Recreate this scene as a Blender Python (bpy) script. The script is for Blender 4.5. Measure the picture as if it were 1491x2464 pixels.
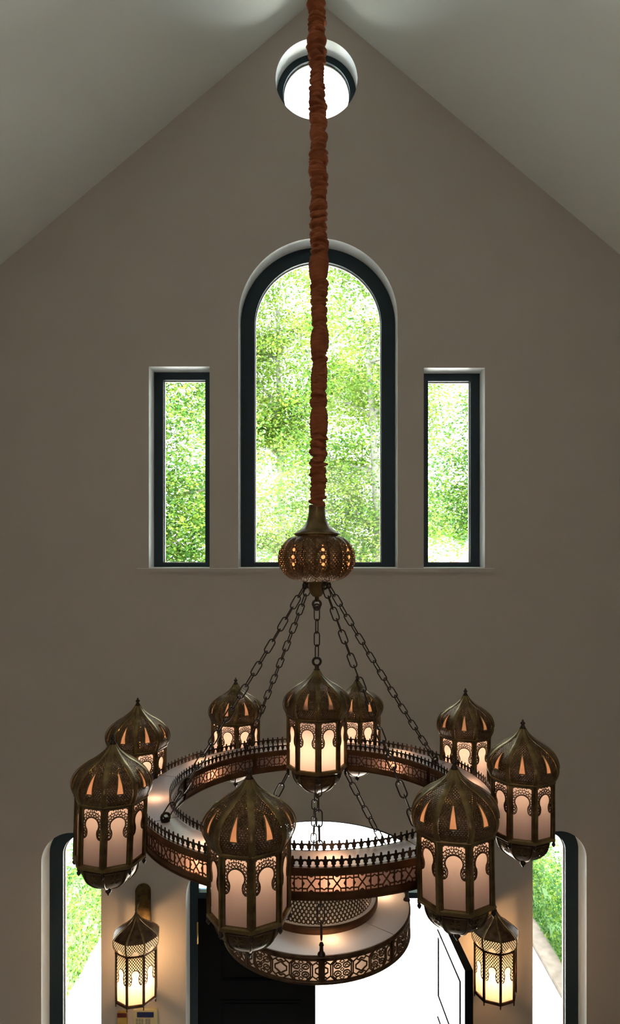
import bpy, math, random
from math import sin, cos, pi, radians as R, atan2, sqrt, hypot
from mathutils import Vector, Matrix, noise
random.seed(7)
for o in list(bpy.data.objects): bpy.data.objects.remove(o)
S = bpy.context.scene
col = S.collection
EYE = 4.75                       # camera height above the hall floor (upper landing)
FPX = 1644.0                     # focal length in pixels of the 1491x2464 frame
VX, VY = 762.0, 1339.0           # where the level view direction meets the frame
# ---------------------------------------------------------------- camera
cam = bpy.data.cameras.new('camera'); co = bpy.data.objects.new('camera', cam); col.objects.link(co)
co.location = (0, 0, EYE); co.rotation_euler = (pi/2, 0, 0)
cam.sensor_fit = 'VERTICAL'; cam.sensor_height = 24; cam.sensor_width = 24*1491/2464
cam.lens = FPX/2464*24; cam.shift_x = (745.5-VX)/2464; cam.shift_y = (VY-1232)/2464
cam.clip_start = .05; cam.clip_end = 400
S.camera = co
# ---------------------------------------------------------------- light
S.view_settings.view_transform = 'Standard'; S.view_settings.look = 'None'
S.view_settings.gamma = 1; S.view_settings.use_curve_mapping = False
S.view_settings.exposure = 0.38
w = bpy.data.worlds.new('sky'); S.world = w; w.use_nodes = True
bg = w.node_tree.nodes['Background']; bg.inputs[0].default_value = (.80, .92, 1.0, 1); bg.inputs[1].default_value = 8.5
def light(name, kind, loc, power, color, parent=None, **kw):
    l = bpy.data.lights.new(name, kind); l.energy = power; l.color = color
    for k, v in kw.items(): setattr(l, k, v)
    o = bpy.data.objects.new(name, l); col.objects.link(o); o.location = loc
    if parent: o.parent = parent
    return o
sun = light('sun', 'SUN', (0, 0, 20), 62, (1, .95, .86), angle=R(1))
sun.rotation_euler = (R(-12), R(42), 0)
# added area light behind the camera to brighten wall and lanterns
rear = light('rear_fill', 'AREA', (0, -4.6, 5.4), 34, (1.0, .90, .86), shape='RECTANGLE', size=4.2, size_y=2.8)
rear.rotation_euler = (R(90), 0, 0)
WARM = (1.0, .52, .22)

# ---------------------------------------------------------------- materials
def mat(name, color, rough=.6, metal=0, bump=None, vary=None, spec=.5, trans=0):
    m = bpy.data.materials.new(name); m.use_nodes = True; nt = m.node_tree; b = nt.nodes['Principled BSDF']
    b.inputs['Base Color'].default_value = (*color, 1); b.inputs['Roughness'].default_value = rough
    b.inputs['Metallic'].default_value = metal; b.inputs['Specular IOR Level'].default_value = spec
    tc = nt.nodes.new('ShaderNodeTexCoord')
    if vary:
        c2, sc = vary; n = nt.nodes.new('ShaderNodeTexNoise'); n.inputs['Scale'].default_value = sc; n.inputs['Detail'].default_value = 4
        nt.links.new(tc.outputs['Object'], n.inputs['Vector'])
        r = nt.nodes.new('ShaderNodeValToRGB'); r.color_ramp.elements[0].position = .35; r.color_ramp.elements[1].position = .68
        r.color_ramp.elements[0].color = (*color, 1); r.color_ramp.elements[1].color = (*c2, 1)
        nt.links.new(n.outputs['Fac'], r.inputs['Fac']); nt.links.new(r.outputs['Color'], b.inputs['Base Color'])
    if bump:
        sc, st, di = bump; n = nt.nodes.new('ShaderNodeTexNoise'); n.inputs['Scale'].default_value = sc; n.inputs['Detail'].default_value = 5
        nt.links.new(tc.outputs['Object'], n.inputs['Vector'])
        bp = nt.nodes.new('ShaderNodeBump'); bp.inputs['Strength'].default_value = st; bp.inputs['Distance'].default_value = di
        nt.links.new(n.outputs['Fac'], bp.inputs['Height']); nt.links.new(bp.outputs['Normal'], b.inputs['Normal'])
    if trans:
        t = nt.nodes.new('ShaderNodeBsdfTranslucent'); mx = nt.nodes.new('ShaderNodeMixShader'); mx.inputs[0].default_value = trans
        if vary: nt.links.new(r.outputs['Color'], t.inputs['Color'])
        else: t.inputs['Color'].default_value = (*color, 1)
        out = nt.nodes['Material Output']
        nt.links.new(b.outputs[0], mx.inputs[1]); nt.links.new(t.outputs[0], mx.inputs[2]); nt.links.new(mx.outputs[0], out.inputs['Surface'])
    return m
def pierced(name, color, c2, period, hole, rough=.38):
    """embossed sheet metal with rows of real see-through punched holes (UV in metres)"""
    m = mat(name, color, rough, .9, vary=(c2, 30)); nt = m.node_tree; N = nt.nodes; L = nt.links; b = N['Principled BSDF']
    uv = N.new('ShaderNodeUVMap')
    def grid(off):
        a = N.new('ShaderNodeVectorMath'); a.operation = 'MULTIPLY'; a.inputs[1].default_value = (1/period, 1/(period*1.3), 0); L.new(uv.outputs[0], a.inputs[0])
        c = N.new('ShaderNodeVectorMath'); c.operation = 'ADD'; c.inputs[1].default_value = (off, off, 0); L.new(a.outputs[0], c.inputs[0])
        f = N.new('ShaderNodeVectorMath'); f.operation = 'FRACTION'; L.new(c.outputs[0], f.inputs[0])
        s = N.new('ShaderNodeVectorMath'); s.operation = 'SUBTRACT'; s.inputs[1].default_value = (.5, .5, 0); L.new(f.outputs[0], s.inputs[0])
        l = N.new('ShaderNodeVectorMath'); l.operation = 'LENGTH'; L.new(s.outputs[0], l.inputs[0]); return l.outputs['Value']
    mn = N.new('ShaderNodeMath'); mn.operation = 'MINIMUM'; L.new(grid(0), mn.inputs[0]); L.new(grid(.5), mn.inputs[1])
    bp = N.new('ShaderNodeBump'); bp.inputs['Strength'].default_value = .9; bp.inputs['Distance'].default_value = .003
    L.new(mn.outputs[0], bp.inputs['Height']); L.new(bp.outputs['Normal'], b.inputs['Normal'])
    rp = N.new('ShaderNodeMapRange'); rp.inputs[1].default_value = hole; rp.inputs[2].default_value = hole+.22; rp.inputs[3].default_value = .22; rp.inputs[4].default_value = 1.25  # base colour darkened round the holes and raised between, relief shading painted in
    L.new(mn.outputs[0], rp.inputs[0]); src = b.inputs['Base Color'].links[0].from_socket
    vm = N.new('ShaderNodeVectorMath'); vm.operation = 'SCALE'; L.new(src, vm.inputs[0]); L.new(rp.outputs[0], vm.inputs['Scale']); L.new(vm.outputs[0], b.inputs['Base Color'])
    lt = N.new('ShaderNodeMath'); lt.operation = 'LESS_THAN'; lt.inputs[1].default_value = hole; L.new(mn.outputs[0], lt.inputs[0])
    tr = N.new('ShaderNodeBsdfTransparent'); mx = N.new('ShaderNodeMixShader')
    L.new(lt.outputs[0], mx.inputs[0]); L.new(b.outputs[0], mx.inputs[1]); L.new(tr.outputs[0], mx.inputs[2]); L.new(mx.outputs[0], N['Material Output'].inputs['Surface'])
    return m
def glassmat():
    m = bpy.data.materials.new('window glass'); m.use_nodes = True; nt = m.node_tree; N = nt.nodes
    N.remove(N['Principled BSDF']); t = N.new('ShaderNodeBsdfTransparent'); t.inputs[0].default_value = (.97, .985, .98, 1)
    g = N.new('ShaderNodeBsdfGlossy'); g.inputs['Roughness'].default_value = .02; f = N.new('ShaderNodeFresnel'); f.inputs[0].default_value = 1.45
    mx = N.new('ShaderNodeMixShader'); L = nt.links
    L.new(f.outputs[0], mx.inputs[0]); L.new(t.outputs[0], mx.inputs[1]); L.new(g.outputs[0], mx.inputs[2]); L.new(mx.outputs[0], N['Material Output'].inputs['Surface'])
    return m
M = dict(
 plaster=mat('wall plaster', (.56, .505, .445), .9, bump=(220, .12, .002), vary=((.545, .49, .43), 3), spec=.1),
 lining=mat('daylit gloss white reveal', (.86, .86, .83), .32, spec=.5),  # whiter than the walls to paint in daylight on reveals and sills
 ceiling=mat('ceiling plaster', (.84, .86, .81), .9, bump=(120, .1, .002), spec=.1),
 floor=mat('hall floor', (.52, .48, .43), .45), absorber=mat('dark bounce absorber', (.10, .065, .045), .5),  # unseen back wall coloured dark to soak up bounced light
 frame=mat('navy black window paint', (.012, .026, .036), .42, spec=.3),
 door=mat('black door paint', (.002, .002, .0025), .10, spec=.15),
 sill=mat('sill paint', (.62, .58, .52), .6),
 brass=mat('aged brass', (.22, .155, .065), .36, .9, bump=(60, .25, .002), vary=((.10, .065, .03), 22)),
 bronze=mat('dark bronze', (.13, .08, .045), .42, .9, bump=(80, .3, .002), vary=((.07, .04, .025), 25)),
 copper=mat('reddish bronze band', (.15, .075, .035), .4, .9, bump=(50, .2, .002), vary=((.09, .045, .025), 14)),
 iron=mat('blackened chain metal', (.055, .038, .028), .38, .85),
 gore=pierced('pierced dome brass', (.15, .095, .045), (.08, .045, .025), .0100, .115),
 globe=pierced('pierced globe brass', (.16, .10, .05), (.09, .055, .03), .0135, .08),
 rosette=pierced('pierced rosette brass', (.12, .08, .045), (.05, .03, .02), .018, .27),
 frost=mat('frosted glass', (.40, .335, .40), .5, trans=.82, spec=.35),
 diffuser=mat('smoked diffuser sheet', (.42, .335, .33), .5, trans=.75),
 frosttop=mat('white acrylic', (.76, .74, .76), .25, trans=.4, spec=.6),
 amber=mat('amber frosted glass', (.62, .36, .27), .5, trans=.7),
 cloth=mat('rust velvet', (.34, .10, .036), .8, bump=(90, .4, .004), vary=((.24, .065, .024), 18), spec=.2),
 glass=glassmat(),
 bark=mat('bark', (.30, .27, .235), .9, bump=(20, .6, .03), vary=((.2, .18, .15), 6)),
 paving=mat('pale paving', (.78, .77, .76), .8, vary=((.7, .69, .69), 4)),
 ground=mat('pale gravel ground', (.72, .72, .70), .9, vary=((.62, .62, .6), 2)),
 soil=mat('soil strip', (.20, .15, .12), .95, vary=((.3, .23, .19), 9)),
 hedgecore=mat('hedge inner green', (.03, .08, .015), .9, vary=((.06, .13, .025), 7)),
 housewall=mat('white render', (.85, .85, .83), .8), roof=mat('slate roof', (.08, .12, .22), .7), redtrim=mat('red brick surround', (.5, .22, .2), .8),
 darkglass=mat('dark far glass', (.15, .2, .2), .2),
 keypad=mat('keypad cream plastic', (.50, .47, .27), .5), navy=mat('navy display', (.012, .02, .09), .25), gkey=mat('grey keys', (.25, .27, .24), .5),
 maroon=mat('maroon plastic', (.10, .012, .01), .4), yellow=mat('ochre plastic', (.42, .30, .07), .5), gold=mat('gilt hinge', (.6, .4, .12), .35, .9),
)
def leafmat(name, c, c2, tr=.45):
    return mat(name, c, .55, vary=(c2, 1.3), trans=tr, spec=.25)
LEAVES = [leafmat('fresh yellow leaves', (.20, .27, .028), (.12, .21, .02)), leafmat('mid green leaves', (.075, .18, .02), (.13, .22, .024)),
          leafmat('deep green leaves', (.03, .10, .018), (.065, .145, .025)), leafmat('pale olive leaves', (.21, .25, .06), (.15, .21, .038))]  # four leaf tones mixed at random

# ---------------------------------------------------------------- mesh builder
class MB:
    def __init__(s): s.v = []; s.f = []; s.m = []; s.sm = []; s.uv = {}
    def add(s, vs, fs, mi=0, smooth=False, uv=None):
        b = len(s.v); s.v += [tuple(p) for p in vs]
        for f in fs:
            if uv: s.uv[len(s.f)] = [uv[i] for i in f]
            s.f.append(tuple(i+b for i in f)); s.m.append(mi); s.sm.append(smooth)
    def box(s, c, d, mi=0, rot=0):
        x, y, z = d[0]/2, d[1]/2, d[2]/2; ca, sa = cos(rot), sin(rot)
        vs = [(c[0]+a*x*ca-b*y*sa, c[1]+a*x*sa+b*y*ca, c[2]+e*z) for e in (-1, 1) for (a, b) in ((-1, -1), (1, -1), (1, 1), (-1, 1))]
        s.add(vs, [(3, 2, 1, 0), (4, 5, 6, 7), (0, 1, 5, 4), (1, 2, 6, 5), (2, 3, 7, 6), (3, 0, 4, 7)], mi)
    def lathe(s, prof, n=24, mi=0, smooth=True, off=0, cx=0, cy=0, cz=0, poly=0.0, ribs=8, caps=True):
        """prof: (r,z) list; poly blends a circle into a polygon with vertices at off"""
        vs = []
        for r, z in prof:
            for i in range(n):
                a = off+2*pi*i/n
                k = 1
                if poly:
                    q = (a-off) % (2*pi/ribs)-pi/ribs
                    k = 1+poly*(cos(pi/ribs)/cos(q)-1)
                vs.append((cx+r*k*sin(a), cy-r*k*cos(a), cz+z))
        fs = []
        for j in range(len(prof)-1):
            for i in range(n):
                a, b = j*n+i, j*n+(i+1) % n
                fs.append((a, a+n, b+n, b))
        if caps and prof[0][0] > 1e-5: fs.append(tuple(range(n)))
        if caps and prof[-1][0] > 1e-5: fs.append(tuple(range(len(prof)*n-1, (len(prof)-1)*n-1, -1)))
        s.add(vs, fs, mi, smooth)
    def tube(s, pts, r, n=8, closed=False, mi=0, smooth=True, radii=None):
        P = [Vector(p) for p in pts]; N = len(P); vs = []; fs = []; up = None
        for i in range(N):
            a = P[(i-1) % N] if (closed or i > 0) else P[i]; b = P[(i+1) % N] if (closed or i < N-1) else P[i]
            t = (b-a).normalized()
            if up is None:
                up = Vector((0, 0, 1)) if abs(t.z) < .9 else Vector((1, 0, 0))
            u = (up-t*up.dot(t)).normalized(); v = t.cross(u); up = u
            rr = radii[i] if radii else r
            for k in range(n):
                c = 2*pi*k/n; vs.append(P[i]+u*cos(c)*rr+v*sin(c)*rr)
        for i in range(N if closed else N-1):
            for k in range(n):
                a = i*n+k; b = i*n+(k+1) % n; j = ((i+1) % N)*n
                fs.append((a, b, j+(k+1) % n, j+k))
        if not closed: fs += [tuple(range(n))[::-1], tuple((N-1)*n+k for k in range(n))]
        s.add(vs, fs, mi, smooth)
    def ribbon(s, pts, w, t, fn, closed=False, mi=0):
        """flat bar following a 2D polyline; fn(x, y, d) maps to 3D"""
        N = len(pts); vs = []; fs = []
        for i in range(N):
            a = pts[(i-1) % N] if (closed or i > 0) else pts[i]; b = pts[(i+1) % N] if (closed or i < N-1) else pts[i]
            dx, dy = b[0]-a[0], b[1]-a[1]; l = hypot(dx, dy) or 1; nx, ny = -dy/l*w/2, dx/l*w/2; x, y = pts[i]
            vs += [fn(x+nx, y+ny, 0), fn(x-nx, y-ny, 0), fn(x-nx, y-ny, t), fn(x+nx, y+ny, t)]
        for i in range(N if closed else N-1):
            a, b = i*4, ((i+1) % N)*4
            for k in range(4): fs.append((a+k, a+(k+1) % 4, b+(k+1) % 4, b+k))
        if not closed: fs += [(3, 2, 1, 0), ((N-1)*4, (N-1)*4+1, (N-1)*4+2, (N-1)*4+3)]
        s.add(vs, fs, mi)
    def prism(s, out, t, fn, mi=0):
        n = len(out); vs = [fn(x, y, 0) for x, y in out]+[fn(x, y, t) for x, y in out]
        s.add(vs, [tuple(range(n))[::-1], tuple(range(n, 2*n))]+[(i, (i+1) % n, n+(i+1) % n, n+i) for i in range(n)], mi)
    def mesh(s, name, mats):
        me = bpy.data.meshes.new(name); me.from_pydata(s.v, [], s.f)
        for m in mats: me.materials.append(m)
        me.polygons.foreach_set('material_index', s.m); me.polygons.foreach_set('use_smooth', s.sm)
        if s.uv:
            u = me.uv_layers.new(name='UVMap')
            for p in me.polygons:
                q = s.uv.get(p.index)
                if q:
                    for k, li in enumerate(p.loop_indices): u.data[li].uv = q[k]
        me.update(); return me
    def build(s, name, mats, parent=None, loc=None, rz=None, **kw):
        if not isinstance(mats, (list, tuple)): mats = [mats]
        return link(name, s.mesh(name, mats), parent, loc, rz, **kw)
def link(name, data, parent=None, loc=None, rz=None, **props):
    o = bpy.data.objects.new(name, data); col.objects.link(o)
    if parent: o.parent = parent
    if loc is not None: o.location = loc
    if rz is not None: o.rotation_euler = (0, 0, rz)
    for k, v in props.items(): o[k] = v
    return o
def filled(loops, depth):
    """2D outline with holes -> extruded mesh lying in XZ, thickness from y=0 to y=depth"""
    cu = bpy.data.curves.new('outline', 'CURVE'); cu.dimensions = '2D'; cu.fill_mode = 'BOTH'; cu.extrude = depth/2
    for lp in loops:
        sp = cu.splines.new('POLY'); sp.points.add(len(lp)-1); sp.use_cyclic_u = True
        for i, (x, y) in enumerate(lp): sp.points[i].co = (x, y, 0, 1)
    ob = bpy.data.objects.new('outline', cu); col.objects.link(ob)
    dg = bpy.context.evaluated_depsgraph_get(); me = bpy.data.meshes.new_from_object(ob.evaluated_get(dg))
    bpy.data.objects.remove(ob); bpy.data.curves.remove(cu)
    me.transform(Matrix(((1, 0, 0, 0), (0, 0, 1, depth/2), (0, 1, 0, 0), (0, 0, 0, 1)))); me.flip_normals()
    me.polygons.foreach_set('use_smooth', [False]*len(me.polygons))
    return me
def fobj(name, loops, depth, m, y, parent=None, **props):
    me = filled(loops, depth); me.materials.clear(); me.materials.append(m); me.name = name
    return link(name, me, parent, (0, y, 0), **props)
def at(px, py, Y): return Vector(((px-VX)/FPX*Y, Y, EYE-(py-VY)/FPX*Y))
def rect(x0, x1, z0, z1): return [(x0, z0), (x1, z0), (x1, z1), (x0, z1)]
def arch(x0, x1, z0, zs, b=None, n=40):
    """opening with straight sides to zs and an elliptical head of rise b"""
    c, a = (x0+x1)/2, (x1-x0)/2; b = a if b is None else b
    return [(x0, z0), (x1, z0)]+[(c+a*cos(pi*i/n), zs+b*sin(pi*i/n)) for i in range(n+1)]
def circ(c, z, r, n=72): return [(c+r*cos(2*pi*i/n), z+r*sin(2*pi*i/n)) for i in range(n)]
ST = dict(kind='structure')
# ================================================================= ROOM SHELL
D = 5.2; T = .30; FY = D+.165; K = D/FPX
def wx(px): return (px-VX)*K
def wz(py): return EYE-(py-VY)*K
RX, RZ = wx(760), wz(-2); SL = .842; HW = 3.2; BACK = -5.0
sideZ = RZ-SL*HW
# openings
rnd = (wx(761), wz(190), 98.5*K)
aL, aR, aB = wx(573.5), wx(956), wz(1367.5)
aS = wz(573)-(aR-aL)/2
w1 = (wx(358), wx(504), aB, wz(882)); w2 = (wx(1019), wx(1166), aB, wz(885))
s1 = (wx(99), wx(243), .12, wz(2004)-(wx(243)-wx(99))/2); s2 = (wx(1281), wx(1410.5), .12, wz(2000)-(wx(1410.5)-wx(1281))/2)
dL, dR, dS, dT = wx(447), wx(1079), wz(2163), wz(1975)
outer = [(-HW, 0), (dL, 0)]+[(dL, dS)]+[((dL+dR)/2-(dR-dL)/2*cos(pi*i/60), dS+(dT-dS)*sin(pi*i/60)) for i in range(1, 60)]+[(dR, dS), (dR, 0), (HW, 0), (HW, sideZ), (RX, RZ), (-HW, sideZ)]
fobj('wall_front', [outer, circ(*rnd), arch(aL, aR, aB, aS), rect(*w1), rect(*w2), arch(*s1), arch(*s2)], T, M['plaster'], D, **ST)
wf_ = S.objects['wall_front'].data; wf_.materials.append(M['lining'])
for p_ in wf_.polygons:                       # reveals whiter than the wall, daylight on them put into the colour
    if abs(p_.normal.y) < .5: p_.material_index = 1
b = MB(); b.box((-HW-.1, (BACK+D+T)/2, sideZ/2), (.2, D+T-BACK, sideZ)); b.build('wall_left', M['plaster'], **ST)
b = MB(); b.box((HW+.1, (BACK+D+T)/2, sideZ/2), (.2, D+T-BACK, sideZ)); b.build('wall_right', M['plaster'], **ST)
fobj('wall_back', [[(-HW, 0), (HW, 0), (HW, sideZ), (RX, RZ), (-HW, sideZ)]], .2, M['plaster'], BACK-.2, **ST).data.materials[0] = M['absorber']
b = MB(); b.box((0, (BACK+D+T)/2, -.05), (2*HW+.4, D+T-BACK, .1)); b.build('floor', M['floor'], **ST)
b = MB()
e = .22
for sgn in (-1, 1):
    x1 = sgn*(HW+.25); z1 = RZ-SL*(abs(x1))
    q = [(RX, BACK-.2, RZ), (x1, BACK-.2, z1), (x1, D+T+.2, z1), (RX, D+T+.2, RZ)]
    vs = q+[(p[0], p[1], p[2]+e) for p in q]
    b.add(vs, [(0, 1, 2, 3), (7, 6, 5, 4), (0, 4, 5, 1), (1, 5, 6, 2), (2, 6, 7, 3), (3, 7, 4, 0)])
b.build('ceiling', M['ceiling'], **ST)
# sill board across the three windows
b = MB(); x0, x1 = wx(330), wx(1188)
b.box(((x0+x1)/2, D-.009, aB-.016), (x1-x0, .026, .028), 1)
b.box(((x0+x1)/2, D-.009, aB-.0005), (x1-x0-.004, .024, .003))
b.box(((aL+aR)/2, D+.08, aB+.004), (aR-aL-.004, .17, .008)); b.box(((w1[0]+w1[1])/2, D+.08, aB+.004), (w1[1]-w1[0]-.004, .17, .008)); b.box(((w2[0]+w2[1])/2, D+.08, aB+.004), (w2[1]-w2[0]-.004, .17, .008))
b.build('trim_1', [M['lining'], M['plaster']], **ST)  # tops painted brighter for daylight on the sill, front edge stays wall-coloured
# windows: frame ring set back in the reveal, thin inner bead, glass pane
def win(n, outl, inl, bead, glass):
    o = fobj('window_%d' % n, [outl, inl], .07, M['frame'], FY, **ST)
    fobj('glazing_bead', [bead, glass], .02, M['sill'], FY+.03, o).location = (0, .034, 0)
    g = fobj('pane', [glass], .006, M['glass'], 0, o); g.location = (0, .04, 0)
    return o
fobj_loc = 0
for n, (fo, fi, be, gl) in enumerate([
    (circ(*rnd), circ(rnd[0], rnd[1], .262), circ(rnd[0], rnd[1], .262), circ(rnd[0], rnd[1], .255)),
    (arch(aL, aR, aB, aS), arch(aL+.108, aR-.108, aB+.04, aS), arch(aL+.108, aR-.108, aB+.04, aS), arch(aL+.114, aR-.114, aB+.047, aS)),
    (rect(*w1), rect(w1[0]+.072, w1[1]-.06, w1[2]+.04, w1[3]-.06), rect(w1[0]+.072, w1[1]-.06, w1[2]+.04, w1[3]-.06), rect(w1[0]+.079, w1[1]-.064, w1[2]+.047, w1[3]-.067)),
    (rect(*w2), rect(w2[0]+.06, w2[1]-.072, w2[2]+.04, w2[3]-.06), rect(w2[0]+.06, w2[1]-.072, w2[2]+.04, w2[3]-.06), rect(w2[0]+.064, w2[1]-.079, w2[2]+.047, w2[3]-.067)),
    (arch(*s1), arch(s1[0]+.105, s1[1]-.045, .2, s1[3]-.01), arch(s1[0]+.105, s1[1]-.045, .2, s1[3]-.01), arch(s1[0]+.112, s1[1]-.049, .21, s1[3]-.01)),
    (arch(*s2), arch(s2[0]+.045, s2[1]-.10, .2, s2[3]-.01), arch(s2[0]+.045, s2[1]-.10, .2, s2[3]-.01), arch(s2[0]+.049, s2[1]-.107, .21, s2[3]-.01)),
]): win(n+1, fo, fi, be, gl)
# ---- arched double door
zt = EYE-2.64                                  # underside of the fanlight glass
xc, ea, eb = (dL+dR)/2, (dR-dL)/2, dT-dS
head = lambda k: [(xc+(ea-k)*cos(pi*i/60), dS+(eb-k)*sin(pi*i/60)) for i in range(61)]
fan = [(xc-ea+.07, zt), (xc+ea-.07, zt)]+[p for p in head(.07) if p[1] > zt]
door = fobj('door_1', [[(dL, 0), (dL+.06, 0), (dL+.06, zt-.045), (dR-.06, zt-.045), (dR-.06, 0), (dR, 0)]+head(0), fan], .08, M['frame'], FY, **ST)
fobj('fanlight_pane', [fan], .006, M['glass'], .05, door)
LH = zt-.05; LW = .925
def leaf(parent):
    """a leaf in local axes: hinge edge at x=0, leaf towards +x, exterior face at +y"""
    o = MB(); o.box((LW/2, .0275, LH/2+.005), (LW, .055, LH-.01)); o = o.build('door_leaf', M['door'], parent)
    for side in (-.006, .055):
        for z0, z1 in ((EYE-3.34, LH-.15), (EYE-3.95, EYE-3.50), (.25, EYE-4.1)):
            m = MB(); fn = lambda x, y, d, s=side: (x, s+d, y)
            m.ribbon([(LW-.12, z0), (LW-.12, z1), (.18, z1), (.18, z0)], .024, .006, fn, True); m.ribbon([(LW-.135, z0+.02), (LW-.135, z1-.02), (.2, z1-.02), (.2, z0+.02)], .008, .010 if side > 0 else .004, fn, True)
            m.build('panel_moulding', M['door'], o)
    return o
lf = leaf(door); lf.location = (dL+.064, FY-D-FY+D+.0, 0)   # closed left leaf
lf.location = (dL+.0605, .012, 0)
h = MB(); h.tube([(0, 0, -.085), (0, 0, .085)], .007, 8); h.build('hinge', M['gold'], lf, (0.0, -.012, EYE-(2245-VY)*FY/FPX))
lf2 = leaf(door)
h = MB(); h.tube([(0, 0, -.085), (0, 0, .085)], .007, 8); h.build('hinge', M['gold'], lf2, (0.0, .06, 2.0))
# hung at the right jamb and swung inwards: local +x points to -Y (towards the hall)
lf2.location = (dR-.105, -.005, 0); lf2.rotation_euler = (0, 0, R(-90+3.4)); lf2.location.x = .905
for l_ in (lf, lf2):
    k = MB(); k.lathe([(.001, .0), (.026, .004), (.026, .01), (.01, .014), (.01, .04), (.026, .05), (.028, .062), (.02, .075), (.001, .078)], 16)
    ob = k.build('door_knob', M['gold'], l_, (LW-.06, 0, 1.0)); ob.rotation_euler = (R(90), 0, 0)

# ================================================================= LANTERN KIT (meshes shared)
# local frame: origin at the finial tip; a vertex of the octagon points to -Y
A8 = pi/4; RB = .128; AP = RB*cos(A8/2)
DP = [(.010, -.032), (.017, -.046), (.030, -.062), (.058, -.084), (.090, -.103), (.121, -.128), (.139, -.152), (.1465, -.175), (.1455, -.196), (.139, -.214), (.131, -.229)]
def interp(P, z):
    for (r0, z0), (r1, z1) in zip(P, P[1:]):
        if z0 >= z >= z1: t = (z0-z)/(z0-z1); return r0+(r1-r0)*t
    return P[-1][0] if z < P[-1][1] else P[0][0]
def smooth_prof(P, n):
    out = []
    for i in range(n+1):
        t = i/n*(len(P)-1); k = min(int(t), len(P)-2); u = t-k
        p0, p1, p2, p3 = P[max(k-1, 0)], P[k], P[k+1], P[min(k+2, len(P)-1)]
        out.append(tuple(.5*((2*p1[j])+(-p0[j]+p2[j])*u+(2*p0[j]-5*p1[j]+4*p2[j]-p3[j])*u*u+(-p0[j]+3*p1[j]-3*p2[j]+p3[j])*u**3) for j in (0, 1)))
    return out
def gore(prof, ribw, win=None, bulge=.3, nu=5):
    """one gore centred on -Y rotated by half a step; returns (sheet MB, window pane MB, window rim MB, rib MB)"""
    g, p, rim, rb = MB(), MB(), MB(), MB(); c0 = 0
    def P(r, a, z, k=1.0):
        q = cos(A8/2)/cos(a); kk = (bulge+(1-bulge)*q)*k
        return (r*kk*sin(a), -r*kk*cos(a), z)
    arc = 0; rows = []
    for i, (r, z) in enumerate(prof):
        if i: arc += hypot(r-prof[i-1][0], z-prof[i-1][1])
        am = max(A8/2-math.asin(min(.95, ribw/2/r)), .0)
        wv = 0
        if win and win[0] >= z >= win[1]:
            t = (win[0]-z)/(win[0]-win[1]); wv = win[2]*(t**.75)/r
        rows.append((r, z, am, wv, arc))
    for sgn in (-1, 1):
        vs, fs, uv = [], [], []
        for r, z, am, wv, arc in rows:
            for j in range(nu+1):
                a = sgn*(wv+(am-wv)*j/nu); vs.append(P(r, a, z)); uv.append((a*r+.5, arc))
        for i in range(len(rows)-1):
            if rows[i][2] <= 0 and rows[i+1][2] <= 0: continue
            for j in range(nu):
                a = i*(nu+1)+j; f = (a, a+nu+1, a+nu+2, a+1); fs.append(f if sgn > 0 else f[::-1])
        g.add(vs, fs, 0, True, uv)
    if win:
        ww = [q for q in rows if q[3] > 0]
        vs = []; 
        for r, z, am, wv, arc in ww: vs += [P(r, -wv-.004/r, z, .975), P(r, wv+.004/r, z, .975)]
        p.add(vs, [(2*i, 2*i+2, 2*i+3, 2*i+1) for i in range(len(ww)-1)], 0, True)
        for sgn in (-1, 1):
            pts = [P(win_r, sgn*(wv+.002/win_r), z, 1.01) for win_r, z, am, wv, arc in ww]
            rim.tube(pts, .0024, 5)
        rim.tube([P(ww[-1][0], -ww[-1][3], ww[-1][1], 1.01), P(ww[-1][0], ww[-1][3], ww[-1][1], 1.01)], .0024, 5)
    # rib on the vertex: a rounded raised strip
    vs, fs = [], []
    for r, z, am, wv, arc in rows:
        hw = min(ribw/2/r, A8/2)
        for t in (-1, -.5, 0, .5, 1):
            a = t*hw; up = (1+.0032/r*(1-t*t)) if r > .012 else 1.02
            vs.append((r*up*sin(a), -r*up*cos(a), z))
    for i in range(len(rows)-1):
        for j in range(4): a = i*5+j; fs.append((a, a+5, a+6, a+1))
    rb.add(vs, fs, 0, True)
    return g, p, rim, rb
def rotm(mb, a):
    c, s_ = cos(a), sin(a); mb.v = [(x*c-y*s_, x*s_+y*c, z) for x, y, z in mb.v]; return mb
def merged(parts):
    o = MB()
    for q in parts: o.add(q.v, q.f, 0, True, None) if not q.uv else o_add_uv(o, q)
    return o
def o_add_uv(o, q):
    b = len(o.v); fb = len(o.f); o.v += q.v
    for i, f in enumerate(q.f):
        o.f.append(tuple(k+b for k in f)); o.m.append(0); o.sm.append(q.sm[i])
        if i in q.uv: o.uv[fb+i] = q.uv[i]
def copy_mb(q):
    o = MB(); o.v = list(q.v); o.f = list(q.f); o.m = list(q.m); o.sm = list(q.sm); o.uv = dict(q.uv); return o

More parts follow.
